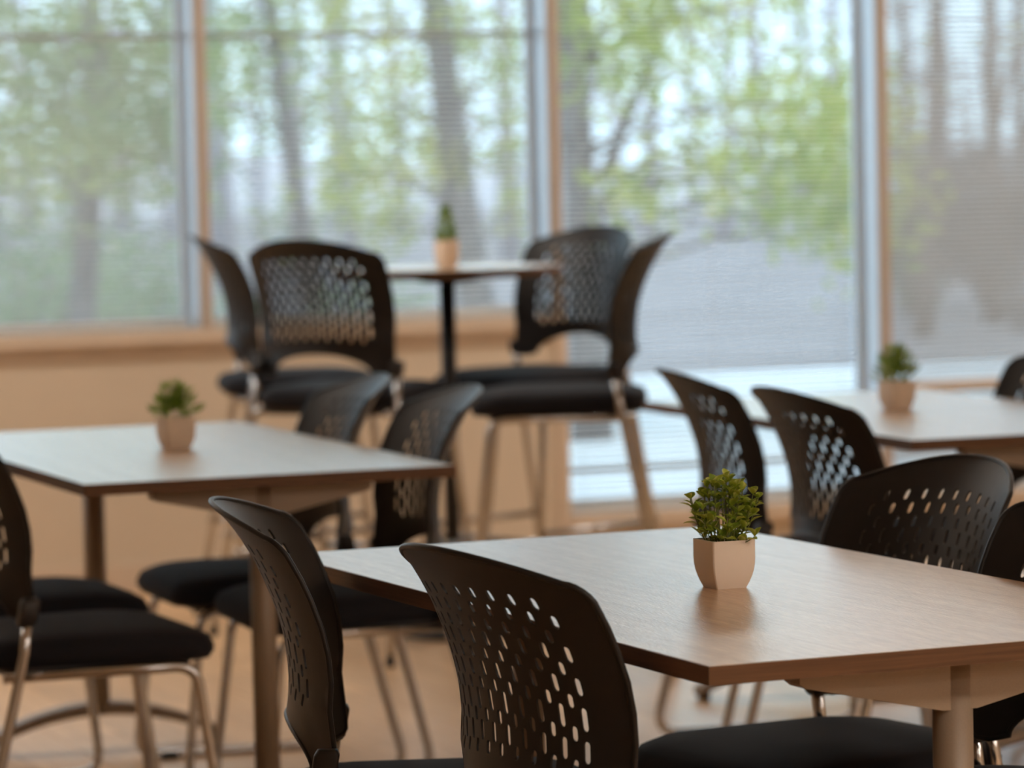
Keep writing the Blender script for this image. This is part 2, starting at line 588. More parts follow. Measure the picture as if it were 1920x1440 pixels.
# room ceiling panels near the viewpoint, plus an added row brightening the window wall
def ceiling_light(x, y, label):
    t = thing('ceiling_light', label, 'light', (x, y, ZC), 0, 'ceiling light panels')
    b = bmesh.new()
    for cx, cy, sx, sy in ((0, .31, 1.24, .02), (0, -.31, 1.24, .02), (.61, 0, .02, .6), (-.61, 0, .02, .6)):
        add_box(b, (cx, cy, -0.012), (sx, sy, 0.024))
    link('frame', mesh_of('light_frame', b), M_RAIL, t)
    link('diffuser', box_mesh('diffuser', (0, 0, -0.008), (1.2, 0.6, 0.012)), M_WALL_WASH if y > 9 else M_LAMP, t)
LIGHTS = [(x, y) for y in (-2.8, -0.6, 1.6) for x in (2.8, 5.0, 7.2)] + [(x, 10.2) for x in (-1.6, 0.6, 2.8, 5.0, 7.2)]
for x, y in LIGHTS:
    ceiling_light(x, y, 'added ceiling panel washing the window wall with light, out of view' if y > 9 else 'flat ceiling light panel over the near half of the room, out of view')

# ------------------------------------------------------------------ tables
TW, TL, TT, TH = 0.762, 1.524, 0.0235, 0.74
def make_table():
    """origin at the floor under the near left corner; width along +x, length along +y"""
    t = thing('dining_table', 'table', 'table')
    eb = 0.0025
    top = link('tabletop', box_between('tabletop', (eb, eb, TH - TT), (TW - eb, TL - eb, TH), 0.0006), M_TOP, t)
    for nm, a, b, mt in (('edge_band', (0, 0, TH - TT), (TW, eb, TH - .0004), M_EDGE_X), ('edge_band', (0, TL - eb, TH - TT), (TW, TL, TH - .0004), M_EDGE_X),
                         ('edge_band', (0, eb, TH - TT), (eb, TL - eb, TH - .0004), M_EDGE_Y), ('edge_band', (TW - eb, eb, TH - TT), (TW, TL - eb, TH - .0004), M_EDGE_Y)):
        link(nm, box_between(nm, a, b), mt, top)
    zu = TH - TT
    for iy in (0.088, TL - 0.088):
        # post
        r = 0.0255
        loops = [[(TW / 2 + r * math.cos(2 * PI * k / 24), iy + r * math.sin(2 * PI * k / 24), z) for k in range(24)] for z in (0.085, zu)]
        link('post', loft('post', loops), M_LEG, t)
        # tapered arm under the top
        hw = 0.225
        prof = [(-hw, zu), (-hw, zu - .018), (-hw + .008, zu - .024), (-.024, zu - .066), (.024, zu - .066), (hw - .008, zu - .024), (hw, zu - .018), (hw, zu)]
        vs_ = [(TW / 2 + x, iy - .021, z) for x, z in prof] + [(TW / 2 + x, iy + .021, z) for x, z in prof]
        n = len(prof)
        fs_ = [(k, (k + 1) % n, n + (k + 1) % n, n + k) for k in range(n)] + [tuple(range(n))[::-1], tuple(range(n, 2 * n))]
        am = pyd('support_arm', vs_, fs_)
        bm = bmesh.new(); bm.from_mesh(am); bmesh.ops.recalc_face_normals(bm, faces=bm.faces[:]); bm.to_mesh(am); bm.free()
        link('support_arm', am, M_LEG, t)
        # arched foot
        loops = []
        for k in range(21):
            u = -1 + 2 * k / 20
            x = u * 0.285
            zc = 0.022 + 0.072 * (1 - abs(u) ** 2.0)
            th = 0.016 - 0.004 * abs(u)
            wd = 0.024 + 0.006 * abs(u)
            loops.append([(TW / 2 + x, iy + px * wd, zc + pz * th) for px, pz in ((-1, -.7), (-.7, -1), (.7, -1), (1, -.7), (1, .7), (.7, 1), (-.7, 1), (-1, .7))])
        link('foot', loft('foot', loops), M_LEG, t)
        for s in (-1, 1):
            link('glide', tube_mesh('glide', [(TW / 2 + s * .27, iy, 0.0), (TW / 2 + s * .27, iy, 0.016)], 0.016, 12), M_GLIDE, t)
    # beam joining the posts under the top
    link('beam', box_between('beam', (TW / 2 - .02, .12, zu - .04), (TW / 2 + .02, TL - .12, zu - .003), 0.003), M_LEG, t)
    return t

TABLES = {'near': ((1.8267, 4.0827, 0), 0.0322, 'wood-topped table nearest the camera, with the sharp leafy plant on it'),
          'left': ((1.8451, 7.0477, 0), -0.0114, 'wood-topped table at the left, its surface shining pale blue'),
          'right': ((3.6317, 7.0547, 0), -0.0282, 'wood-topped table at the right edge, beyond the two perforated chairs')}
t0 = make_table()
for i, (k, (loc, rz, lab)) in enumerate(TABLES.items()):
    if i == 0:
        t0.location = loc; t0.rotation_euler = (0, 0, rz); tag(t0, lab, group='rectangular wood-topped tables')
    else:
        copy_tree(t0, loc, rz, lab, 'rectangular wood-topped tables')

# ------------------------------------------------------------------ chairs
RC, HW = 0.345, 0.222
PV = [0, .03, .07, .13, .2, .28, .34, .38]
PY = [v * 1.15 for v in (-.03, -.012, .0, .003, -.006, -.032, -.062, -.092)]
def lerp_curve(v):
    # smooth (Catmull-Rom) interpolation through PV / PY
    v = max(PV[0], min(PV[-1], v))
    i = 0
    while i < len(PV) - 2 and v > PV[i + 1]: i += 1
    t = (v - PV[i]) / (PV[i + 1] - PV[i])
    def sl(k):
        a, b = max(0, k - 1), min(len(PV) - 1, k + 1)
        return (PY[b] - PY[a]) / (PV[b] - PV[a])
    h = PV[i + 1] - PV[i]
    return ((2 * t ** 3 - 3 * t ** 2 + 1) * PY[i] + (t ** 3 - 2 * t ** 2 + t) * h * sl(i) + (-2 * t ** 3 + 3 * t ** 2) * PY[i + 1] + (t ** 3 - t ** 2) * h * sl(i + 1))

def shell_pt(u, v, z0):
    th = u / RC
    k = max(0.0, 1 - (u / 0.17) ** 2)
    yb = lerp_curve(v)
    if v < 0.10:
        yb = yb * k + (1 - k) * (0.012 * (0.10 - v) / 0.10)
    return Vector((RC * math.sin(th), -0.20 + yb + RC * (1 - math.cos(th)), z0 + v * 0.98))

def shell_nrm(u, v, z0):
    e = 1e-4
    du = shell_pt(u + e, v, z0) - shell_pt(u - e, v, z0)
    dv = shell_pt(u, v + e, z0) - shell_pt(u, v - e, z0)
    return du.cross(dv).normalized()          # points to the back (-y) or front

def shell_outline():
    half = []
    # right half from the arch crown out to the arm, up the side, over the top
    for k in range(13):
        a = PI / 2 * k / 12
        half.append((0.157 * math.sin(a), 0.062 * math.cos(a)))
    half.append((0.160, 0.0))
    half.append((0.182, -0.006)); half.append((0.202, -0.004)); half.append((0.212, 0.004))
    for v in (0.02, 0.05, 0.09, 0.13, 0.17, 0.21, 0.25, 0.28):
        half.append((0.214 + (HW - 0.214) * min(1, v / .2), v))
    for k in range(1, 7):
        a = PI / 2 * k / 6
        half.append((HW * .87 + HW * .13 * math.cos(a), .306 + .032 * math.sin(a)))
    for k in range(1, 9):
        s = 1 - k / 8
        half.append((HW * .87 * s, .338 + .038 * (1 - s * s)))
    # clean duplicates
    pts = [half[0]]
    for p in half[1:]:
        if (p[0] - pts[-1][0]) ** 2 + (p[1] - pts[-1][1]) ** 2 > 1e-7: pts.append(p)
    left = [(-x, y) for x, y in reversed(pts) if x > 1e-6]
    return pts + left

def inside(poly, x, y):
    c = False
    n = len(poly)
    for i in range(n):
        x1, y1 = poly[i]; x2, y2 = poly[i - 1]
        if (y1 > y) != (y2 > y) and x < (x2 - x1) * (y - y1) / (y2 - y1) + x1: c = not c
    return c

ROWS = [.017, .018, .018, .022, .018, .024, .019, .031, .020, .029, .019]
def slots():
    out = []
    v = 0.318
    for r, ln in enumerate(ROWS):
        stag = 0.5 if r % 2 else 0.0
        for k in range(-6, 7):
            u = (k + stag) * 0.034
            lim = 0.160 if r else 0.145
            if abs(u) > lim: continue
            vc = v - 0.45 * u * u
            out.append((u, vc, ln, 0.0046))
        v -= 0.0212
    return out

def slot_loop(u, v, ln, w):
    h = ln / 2 - w
    pts = []
    for k in range(5):
        a = PI * k / 4
        pts.append((u + w * math.cos(a), v + h + w * math.sin(a)))
    for k in range(5):
        a = PI + PI * k / 4
        pts.append((u + w * math.cos(a), v - h + w * math.sin(a)))
    return pts

def shell_mesh(name, z0, thick=0.0034):
    ol = shell_outline()
    sl = slots()
    verts, edges = [], []
    def loop(pts):
        s = len(verts)
        verts.extend(Vector(p) for p in pts)
        edges.extend((s + i, s + (i + 1) % len(pts)) for i in range(len(pts)))
    loop(ol)
    loops = [slot_loop(*q) for q in sl]
    for L in loops: loop(L)
    g = 0.016
    for i in range(-15, 16):
        for j in range(0, 25):
            x, y = i * g + (0.5 * g if j % 2 else 0), j * g
            if not inside(ol, x, y): continue
            if min((x - p[0]) ** 2 + (y - p[1]) ** 2 for p in ol) < 0.006 ** 2: continue
            if any(abs(x - q[0]) < q[3] + .004 and abs(y - q[1]) < q[2] / 2 + .004 for q in sl): continue
            verts.append(Vector((x, y)))
    V, E_, Fc, *_ = delaunay_2d_cdt(verts, edges, [], 0, 1e-6)
    tris = []
    for f in Fc:
        cx = sum(V[i].x for i in f) / len(f); cy = sum(V[i].y for i in f) / len(f)
        if not inside(ol, cx, cy): continue
        bad = False
        for q, L in zip(sl, loops):
            if abs(cx - q[0]) < q[3] and abs(cy - q[1]) < q[2] / 2 and inside(L, cx, cy):
                bad = True; break
        if not bad: tris.append(tuple(f))
    n = len(V)
    P, N = [], []
    for q in V:
        P.append(shell_pt(q.x, q.y, z0)); N.append(shell_nrm(q.x, q.y, z0))
    vs_ = [p + nn * thick / 2 for p, nn in zip(P, N)] + [p - nn * thick / 2 for p, nn in zip(P, N)]
    fs_ = list(tris) + [tuple(n + i for i in reversed(t)) for t in tris]
    cnt = {}
    for t in tris:
        for a, b in zip(t, t[1:] + t[:1]): cnt[(a, b)] = 1
    for (a, b) in cnt:
        if (b, a) not in cnt: fs_.append((b, a, n + a, n + b))
    me = pyd(name, vs_, fs_, True)
    bm = bmesh.new(); bm.from_mesh(me)
    bmesh.ops.delete(bm, geom=[v for v in bm.verts if not v.link_faces], context='VERTS')
    bmesh.ops.recalc_face_normals(bm, faces=bm.faces[:])
    for e in bm.edges:
        if len(e.link_faces) == 2 and e.calc_face_angle(0) > math.radians(50): e.smooth = False
    # rolled rim all round
    add_tube(bm, [shell_pt(x, y, z0) for x, y in ol], 0.0042, 8, closed=True)
    for f in bm.faces: f.smooth = True
    bm.to_mesh(me); bm.free()
    return me

def seat_mesh(name, top):
    loops = []
    for sx, sy, dz, rad in ((.200, .195, -.064, .05), (.226, .222, -.058, .07), (.236, .232, -.042, .08), (.236, .232, -.030, .08), (.228, .224, -.014, .08),
                            (.208, .204, -.005, .08), (.165, .16, .000, .07), (.10, .10, .003, .06), (.03, .03, .004, .02)):
        L = []
        for x, y in rrect(sx, sy, rad, 5):
            z = top + dz
            if y > 0.10: z -= 0.16 * (y - 0.10) ** 1.4          # waterfall front
            z -= 0.02 * max(0, (-y - 0.12))                     # slight fall to the back
            L.append((x * (1 - 0.16 * max(0, -y) / .23) * .97, y + 0.01, z))
        loops.append(L)
    return loft(name, loops)

def pan_mesh(name, top):
    return loft(name, [[(x, y + .01, z) for x, y in rrect(sx, sx * .97, .05, 4)] for sx, z in ((.15, top - .082), (.19, top - .078), (.198, top - .060))])

def bracket_mesh(name, s, z0, seat):
    """plastic sleeve where the back joins the frame"""
    loops = []
    for z, y, hx, hy in ((seat + .024, -.145, .012, .014), (seat + .030, -.144, .015, .018), (z0 + .030, -.137, .015, .018), (z0 + .038, -.136, .012, .014)):
        loops.append([(s * .216 + x, y + yy, z) for x, yy in rrect(hx, hy, .006, 3)])
    return loft(name, loops)

def make_chair(name):
    t = thing(name, 'chair', 'chair')
    z0, seat = 0.50, 0.462
    link('back_shell', shell_mesh('back_shell', z0), M_SHELL, t)
    link('seat_cushion', seat_mesh('seat_cushion', seat), M_SEAT, t)
    link('seat_pan', pan_mesh('seat_pan', seat), M_BRACKET, t)
    for s in (-1, 1):
        link('bracket', bracket_mesh('bracket', s, z0, seat), M_BRACKET, t)
        path = fillet([(s * .216, -.138, .52), (s * .220, -.152, .43), (s * .238, -.262, .011), (s * .238, .235, .011), (s * .216, .188, .388), (s * .205, -.19, .388)], 0.05)
        link('side_frame', tube_mesh('side_frame', path, 0.0105, 12), M_CHROME, t)
        for y in (-.19, .16):
            link('glide', box_mesh('glide', (s * .238, y, .007), (.026, .04, .014), .004), M_GLIDE, t)
    for y in (-.12, .12):
        link('cross_bar', tube_mesh('cross_bar', [(-.206, y, .386), (.206, y, .386)], .009, 8), M_CHROME, t)
    return t

def make_stool(name):
    t = thing(name, 'stool', 'stool')
    z0, seat = 0.772, 0.742
    link('back_shell', shell_mesh('back_shell_stool', z0), M_SHELL, t)
    link('seat_cushion', seat_mesh('seat_cushion_stool', seat), M_SEAT, t)
    link('seat_pan', pan_mesh('seat_pan_stool', seat), M_BRACKET, t)
    for s in (-1, 1):
        link('bracket', bracket_mesh('bracket_stool', s, z0, seat), M_BRACKET, t)
        rear = fillet([(s * .216, -.138, .79), (s * .220, -.152, .70), (s * .25, -.285, .012)], .05)
        link('leg', tube_mesh('rear_leg', rear, .0108, 12), M_CHROME, t)
        front = fillet([(s * .205, -.19, .668), (s * .206, .185, .668), (s * .25, .262, .012)], .05)
        link('leg', tube_mesh('front_leg', front, .0108, 12), M_CHROME, t)
        link('footrest', tube_mesh('side_rest', [(s * .2375, -.249, .285), (s * .2375, .231, .285)], .0095, 10), M_CHROME, t)
        for y in (-.285, .262):
            link('glide', tube_mesh('glide_s', [(s * .25, y, 0), (s * .25, y, .02)], .0135, 10), M_GLIDE, t)
    link('footrest', tube_mesh('front_rest', [(-.238, .236, .26), (.238, .236, .26)], .0105, 10), M_CHROME, t)
    for y in (-.12, .12):
        link('cross_bar', tube_mesh('cross_bar_s', [(-.206, y, .666), (.206, y, .666)], .009, 8), M_CHROME, t)
    return t

# seat centre x, y, facing angle
CHAIRS = [
    (1.830, 5.085, -0.36, 'black perforated chair seen edge-on at the far left side of the near table'),
    (1.884, 4.456, 0.18, 'black perforated chair in the foreground, its back turned to the camera, at the near table'),
    (2.500, 5.156, 3.32, 'black perforated chair facing left across the near table, right of the leafy plant'),
    (2.470, 4.630, 3.22, 'black chair cut off by the right edge of the picture at the near table'),
    (1.842, 7.17, 0.02, 'black chair at the left edge of the picture, its seat beside the left table'),
    (1.90, 7.83, 0.0, 'black chair tucked in behind the chair at the left edge, mostly hidden'),
    (2.490, 8.00, 3.10, 'black perforated chair behind the far right corner of the left table'),
    (2.512, 7.48, 3.08, 'black perforated chair at the near right corner of the left table'),
    (3.661, 7.71, -0.11, 'black perforated chair behind the leafy plant, left of a matching chair'),
    (3.568, 7.01, 0.05, 'black perforated chair turned away, between the leafy plant and the right table'),
    (4.31, 8.02, 3.13, 'black chair at the far side of the right table, cut by the picture edge'),
    (4.32, 7.24, 3.10, 'black chair under the right table, only its seat showing at the picture edge'),
]
c0 = make_chair('stacking_chair')
for i, (x, y, a, lab) in enumerate(CHAIRS):
    rz = a - PI / 2
    if i == 0:
        c0.location = (x, y, 0); c0.rotation_euler = (0, 0, rz); tag(c0, lab, group='black perforated stacking chairs')
    else:
        copy_tree(c0, (x, y, 0), rz, lab, 'black perforated stacking chairs')

STOOLS = [
    (3.344, 9.842, 0.748, 'black perforated bar stool seen from behind, in front of the tall round table'),
    (3.41, 10.54, -0.2, 'black perforated bar stool half hidden at the far left of the tall table'),
    (4.02, 10.17, -2.72, 'black perforated bar stool facing the camera at the right of the tall table'),
    (3.748, 9.287, 2.73, 'black bar stool seen from the side, rightmost at the tall table'),
]
s0 = make_stool('bar_stool')
for i, (x, y, a, lab) in enumerate(STOOLS):
    rz = a - PI / 2
    if i == 0:
        s0.location = (x, y, 0); s0.rotation_euler = (0, 0, rz); tag(s0, lab, group='black perforated bar stools')
    else:
        copy_tree(s0, (x, y, 0), rz, lab, 'black perforated bar stools')

# tall round table
bt = thing('bar_table', 'tall round bar table with a black column among the stools', 'table', (3.70, 10.03, 0))
BTH, BTR = 1.044, 0.325
def disc(name, prof, n=48):
    return loft(name, [[(r * math.cos(2 * PI * k / n), r * math.sin(2 * PI * k / n), z) for k in range(n)] for r, z in prof])
tp = link('tabletop', disc('bar_top', ((BTR - .003, BTH - .024), (BTR - .003, BTH))), M_TOP, bt)
for p in tp.data.polygons: p.use_smooth = False
link('edge_band', disc('bar_edge', ((BTR - .0025, BTH - .0245), (BTR, BTH - .024), (BTR, BTH - .001), (BTR - .0025, BTH - .0004))), M_EDGE_X, tp)
link('column', disc('column', ((.022, .02), (.022, BTH - .03)), 24), M_BLACKMETAL, bt)
link('top_plate', disc('top_plate', ((.05, BTH - .045), (.14, BTH - .0245)), 32), M_BLACKMETAL, bt)
link('base', disc('bar_base', ((.155, .0), (.16, .006), (.155, .014), (.10, .026), (.03, .05), (.022, .07)), 48), M_BLACKMETAL, bt)

# ------------------------------------------------------------------ plants
def pot_mesh(name, top, base, h, rad=0.004):
    outer, inner = [], []
    for k in range(9):
        t = k / 8
        hw = base + (top - base) * (1 - max(0.0, 1 - t / 0.62) ** 2.0)
        outer.append([(x, y, h * t) for x, y in rrect(hw, hw, rad, 3)])
    rim = [[(x, y, h) for x, y in rrect(top - .0035, top - .0035, rad, 3)], [(x, y, h * .86) for x, y in rrect(top - .005, top - .005, rad, 3)]]
    return loft(name, outer + rim, True, True, False)

def sharp_edges(me, ang=35):
    bm = bmesh.new(); bm.from_mesh(me)
    for e in bm.edges:
        if len(e.link_faces) == 2 and e.calc_face_angle(0) > math.radians(ang): e.smooth = False
    bm.to_mesh(me); bm.free()

def leaf_mesh(name, ln, wd, cup=0.25, bend=0.25):
    vs_, fs_ = [], []
    rows = ((0, 0.0), (.18, .62), (.45, 1.0), (.72, .78), (.92, .3), (1.0, 0.0))
    for t, w in rows:
        y = t * ln; z = -bend * ln * t * t
        hw_ = w * wd / 2
        vs_ += [(-hw_, y, z + cup * hw_), (0, y, z), (hw_, y, z + cup * hw_)]
    for i in range(len(rows) - 1):
        a = i * 3
        fs_ += [(a, a + 1, a + 4, a + 3), (a + 1, a + 2, a + 5, a + 4)]
    me = pyd(name, vs_, fs_, True)
    bm = bmesh.new(); bm.from_mesh(me)
    bmesh.ops.remove_doubles(bm, verts=bm.verts[:], dist=1e-5)
    bm.to_mesh(me); bm.free()
    return me

# the sharp plant on the near table: every leaf is an object
def near_plant(loc, rz):
    rnd = random.Random(11)
    t = thing('potted_plant', 'small leafy green plant in a square beige pot on the near table', 'plant', loc, rz, 'small potted plants')
    ph = 0.068
    pm = pot_mesh('pot', 0.0335, 0.0235, ph); sharp_edges(pm, 25)
    link('pot', pm, M_POT, t)
    link('soil', loft('soil', [[(x, y, z) for x, y in rrect(.028, .028, .004, 3)] for z in (ph * .8, ph * .9)]), M_SOIL, t)
    leaves = [leaf_mesh('leaf_a', .0180, .0128, .45, .15), leaf_mesh('leaf_b', .0155, .0118, .6, .25), leaf_mesh('leaf_c', .0195, .0135, .35, .3)]
    count = 0
    for i in range(46):
        a = i * 2.39996 + rnd.uniform(-.3, .3)
        rr = math.sqrt((i + .5) / 46)
        base = Vector((rr * .024 * math.cos(a), rr * .024 * math.sin(a), ph * .88))
        reach = rr * (.046 + rnd.uniform(-.006, .008))
        zt = ph + .084 * (1 - (rr * .86) ** 3) * rnd.uniform(.84, 1.05)
        if rr > .66: zt = ph + (.006, .022, .04, .058)[i % 4] + rnd.uniform(-.003, .006)
        tip = Vector((reach * math.cos(a), reach * math.sin(a), zt))
        mid = base.lerp(tip, .5) + Vector((math.cos(a), math.sin(a), 0)) * (.006 * rr)
        path = [base * (1 - k / 6) ** 2 + mid * (2 * (k / 6) * (1 - k / 6)) + tip * (k / 6) ** 2 for k in range(7)]
        st = link('stem', tube_mesh('stem', path, .0008, 5), M_STEM, t)
        L = (tip - base).length
        step = .0165 if rr < .66 else .0125
        nodes = max(2, min(2 if rr < .5 else 3 if rr < .66 else 5, int(L / step) + 1))
        for q in range(nodes):
            f = 1 - q * step / L
            if f < .12: break
            k = min(5.999, f * 6); k0 = int(k)
            p = path[k0].lerp(path[k0 + 1], k - k0)
            az = a + q * PI / 2 + rnd.uniform(-.5, .5)
            tilt = rnd.uniform(.25, 1.0) if q else rnd.uniform(.6, 1.2)
            for s in ((0, PI) if q or rnd.random() < .8 else (0, PI / 2, PI, 3 * PI / 2)):
                if count >= 295: break
                lf = link('leaf', rnd.choice(leaves), M_LEAF, st, p)
                lf.rotation_euler = (tilt, rnd.uniform(-.3, .3), az + s)
                sc = rnd.uniform(.78, 1.12)
                lf.scale = (sc, sc, sc)
                count += 1
    return t
near_plant((2.186, 4.825, TH), 0.03)

# blurred plants: leaves too small to tell apart
def far_plant(loc, rz, label, top, base, ph, shape, h, r, seed):
    rnd = random.Random(seed)
    t = thing('potted_plant', label, 'plant', loc, rz, 'small potted plants')
    pm = pot_mesh('pot', top, base, ph); sharp_edges(pm, 25)
    link('pot', pm, M_POT, t)
    link('soil', loft('soil', [[(x, y, z) for x, y in rrect(top * .84, top * .84, .004, 3)] for z in (ph * .8, ph * .9)]), M_SOIL, t)
    vs_, fs_ = [], []
    for i in range(380 if shape == 'cone' else 300):
        if shape == 'cone':
            z = rnd.random() ** 1.3
            rad = r * (1 - z) ** .8 * (0.35 + .65 * math.sqrt(rnd.random())) * (1 if z > .12 else .8)
            p = Vector((0, 0, ph * .9 + z * h)); a = rnd.uniform(0, 2 * PI)
            p += Vector((math.cos(a), math.sin(a), 0)) * rad * .6
            d = Vector((math.cos(a) * .8, math.sin(a) * .8, 1.0)).normalized(); ln = .018
        else:
            a = rnd.uniform(0, 2 * PI); el = rnd.uniform(.15, 1.5)
            d = Vector((math.cos(a) * math.cos(el), math.sin(a) * math.cos(el), math.sin(el)))
            m_ = rnd.uniform(.25, .86)
            p = Vector((0, 0, ph * .9)) + Vector((d.x * r, d.y * r, d.z * h)) * m_
            d = (d + Vector((rnd.uniform(-.5, .5), rnd.uniform(-.5, .5), rnd.uniform(-.1, .5)))).normalized(); ln = .026
        sd = d.orthogonal().normalized()
        sd = (Matrix.Rotation(rnd.uniform(0, 2 * PI), 3, d) @ sd) * .0032
        n_ = len(vs_)
        vs_ += [p, p + d * ln * .5 + sd, p + d * ln, p + d * ln * .5 - sd]
        fs_ += [(n_, n_ + 1, n_ + 2, n_ + 3)]
    fo = link('foliage', pyd('foliage', vs_, fs_), M_SPIKY, t)
    tag(fo, kind='stuff')
    return t
far_plant((2.255, 7.82, TH), .1, 'small spiky green plant in a square pot on the left table', .034, .024, .068, 'tuft', .088, .056, 3)
far_plant((4.04, 7.92, TH), .1, 'small spiky green plant in a square pot on the right table', .033, .023, .066, 'tuft', .092, .058, 4)
far_plant((3.715, 10.07, BTH), .4, 'small cone-shaped green plant in a slim pot on the tall round table', .026, .020, .075, 'cone', .10, .05, 5)

# ------------------------------------------------------------------ outdoors
tag(link('ground', box_between('ground', (-120, YW + WT + .02, -0.35), (220, 260, -0.15)), M_GROUND), kind='structure')
pv = bmesh.new()
add_box(pv, (9.0, 17.2, -0.12), (50, 10.6, 0.07))
tag(link('pavement', mesh_of('pavement', pv), M_PAVE), kind='structure')

def quad_leaf(vs_, fs_, p, size, rnd):
    d = Vector((rnd.gauss(0, 1), rnd.gauss(0, 1), rnd.gauss(-.3, 1))).normalized()
    s = d.orthogonal().normalized()
    s = Matrix.Rotation(rnd.uniform(0, 2 * PI), 3, d) @ s
    n = len(vs_)
    ln, wd = size * rnd.uniform(.7, 1.2), size * rnd.uniform(.32, .5)
    vs_ += [p, p + d * ln * .45 + s * wd * .5, p + d * ln, p + d * ln * .45 - s * wd * .5]
    fs_.append((n, n + 1, n + 2, n + 3))

def tree(name, label, px, D, r, lean, height, bark, clusters, leafmat, seed, branches=(), leaf=0.10, crown=500, group='trees outside the windows'):
    rnd = random.Random(seed)
    base = gp(px, D, -0.16)
    t = thing(name, label, 'tree', base, 0, group)
    lx = RT.x * lean, RT.y * lean
    path, rad = [], []
    for k in range(9):
        z = height * k / 8
        w = .03 * math.sin(k * 1.7 + seed)
        path.append(Vector((lx[0] * z + w, lx[1] * z + w, z)))
        rad.append(r * (1.25 if k == 0 else 1) * (1 - .7 * k / 8))
    bm = bmesh.new(); add_tube(bm, path, rad, 12)
    link('trunk', mesh_of('trunk', bm, True), bark, t)
    for (p0, z0, p1, z1, br) in branches:
        a = gp(p0, D, z0) - base; b = gp(p1, D, z1) - base
        a.z = z0 + .16; b.z = z1 + .16
        bm = bmesh.new()
        mid = a.lerp(b, .5) + Vector((0, 0, -.06 * (b - a).length))
        pts = [a * (1 - s / 6) ** 2 + mid * (2 * s / 6 * (1 - s / 6)) + b * (s / 6) ** 2 for s in range(7)]
        add_tube(bm, pts, [br * (1 - .5 * s / 6) for s in range(7)], 8)
        link('branch', mesh_of('branch', bm, True), bark, t)
    vs_, fs_ = [], []
    tw = bmesh.new()
    for (cpx, cy, rr, n) in clusters:
        # cluster centre: a direction and a distance near this tree
        Dc = D + rnd.uniform(-1.2, 1.2)
        q = Vector((0, 0, CAM_H)) + (FW + RT * ((cpx - 960) / F_PX) - UP * ((cy - 720) / F_PX)) * Dc
        c = q - base
        z_at = min(max(.3, c.z - .25), height * .95)
        k = z_at / height
        root = Vector((lx[0] * z_at, lx[1] * z_at, z_at))
        add_tube(tw, [root, root.lerp(c, .5) + Vector((0, 0, .1)), c], [.018, .011, .005], 5)
        for i in range(int(n * 1.5)):
            p = c + Vector((rnd.gauss(0, .5), rnd.gauss(0, .5), rnd.gauss(0, .42))) * rr
            quad_leaf(vs_, fs_, p, leaf, rnd)
    for i in range(crown):
        zz = rnd.uniform(.62, 1.1) * height
        p = Vector((lx[0] * zz, lx[1] * zz, zz)) + Vector((rnd.gauss(0, 1), rnd.gauss(0, 1), 0)) * height * .12
        quad_leaf(vs_, fs_, p, leaf * 2.0, rnd)
    link('twigs', mesh_of('twigs', tw, True), bark, t)
    if fs_:
        tag(link('foliage', pyd('foliage', vs_, fs_), leafmat, t), kind='stuff')
    return t

N = 150
tree('broadleaf_tree', 'grey-trunked tree with a long slanting branch outside the tall window', 1105, 19, .095, -.02, 6.5, M_BARK,
     [(1565, 190, .40, N), (1080, 60, .4, 110), (1160, 130, .34, 80), (1440, 10, .25, 50), (1500, 290, .42, N), (1600, 350, .36, N), (1420, 190, .40, N), (1200, 30, .36, N),
      (1270, 10, .3, 80), (1200, 360, .26, 70), (1480, 400, .26, 70), (1590, 430, .28, 90), (1310, 300, .25, 50), (1400, 330, .22, 40), (1555, 250, .34, N)],
     M_FOLY, 1, branches=[(1135, 1.22, 1275, 2.15, .035), (1120, 1.8, 1085, 3.0, .04)])
tree('broadleaf_tree', 'grey-trunked leaning tree outside the window behind the tall table', 925, 22, .11, -.12, 7, M_BARK,
     [(680, 190, .36, 90), (745, 250, .34, 90), (800, 110, .36, 90), (700, 330, .30, 70), (965, 230, .36, 90), (985, 400, .28, 60), (640, 330, .28, 60), (820, 300, .28, 50),
      (640, 30, .4, 110), (720, 420, .25, 60), (900, 40, .4, 90), (1000, 120, .3, 60)],
     M_FOLY, 2)
tree('broadleaf_tree', 'slim leaning tree outside the second window from the left', 615, 27, .085, -.14, 7, M_BARK,
     [(440, 60, .5, N), (470, 130, .45, 120), (540, 60, .5, 120), (560, 230, .40, 90), (530, 430, .3, 60), (590, 400, .28, 50), (420, 200, .3, 50)],
     M_FOLG, 3)
tree('broadleaf_tree', 'leafy green tree filling the leftmost window', 150, 20, .08, .05, 6, M_BARK,
     [(40, 60, .45, N), (150, 70, .45, N), (260, 60, .45, N), (330, 120, .40, N), (80, 190, .42, N), (190, 200, .42, N), (300, 220, .40, N), (20, 300, .4, N), (130, 300, .36, 120), (240, 290, .32, 90), (340, 290, .3, 80)],
     M_FOLG, 4, leaf=0.11)
tree('bare_tree', 'thin brown bare tree outside the rightmost window', 1735, 30, .075, .05, 6, M_BARKB,
     [(1690, 280, .2, 14), (1700, 330, .2, 14)], M_FOLY, 5, branches=[(1738, .9, 1775, 1.85, .035)], crown=120)
tree('bare_tree', 'brown bare tree near the right edge outside the rightmost window', 1868, 32, .085, .0, 7, M_BARKB,
     [(1900, 60, .3, 20)], M_FOLY, 6, branches=[(1868, 1.3, 1915, 2.3, .03), (1868, 1.0, 1845, 2.2, .025)], crown=120)
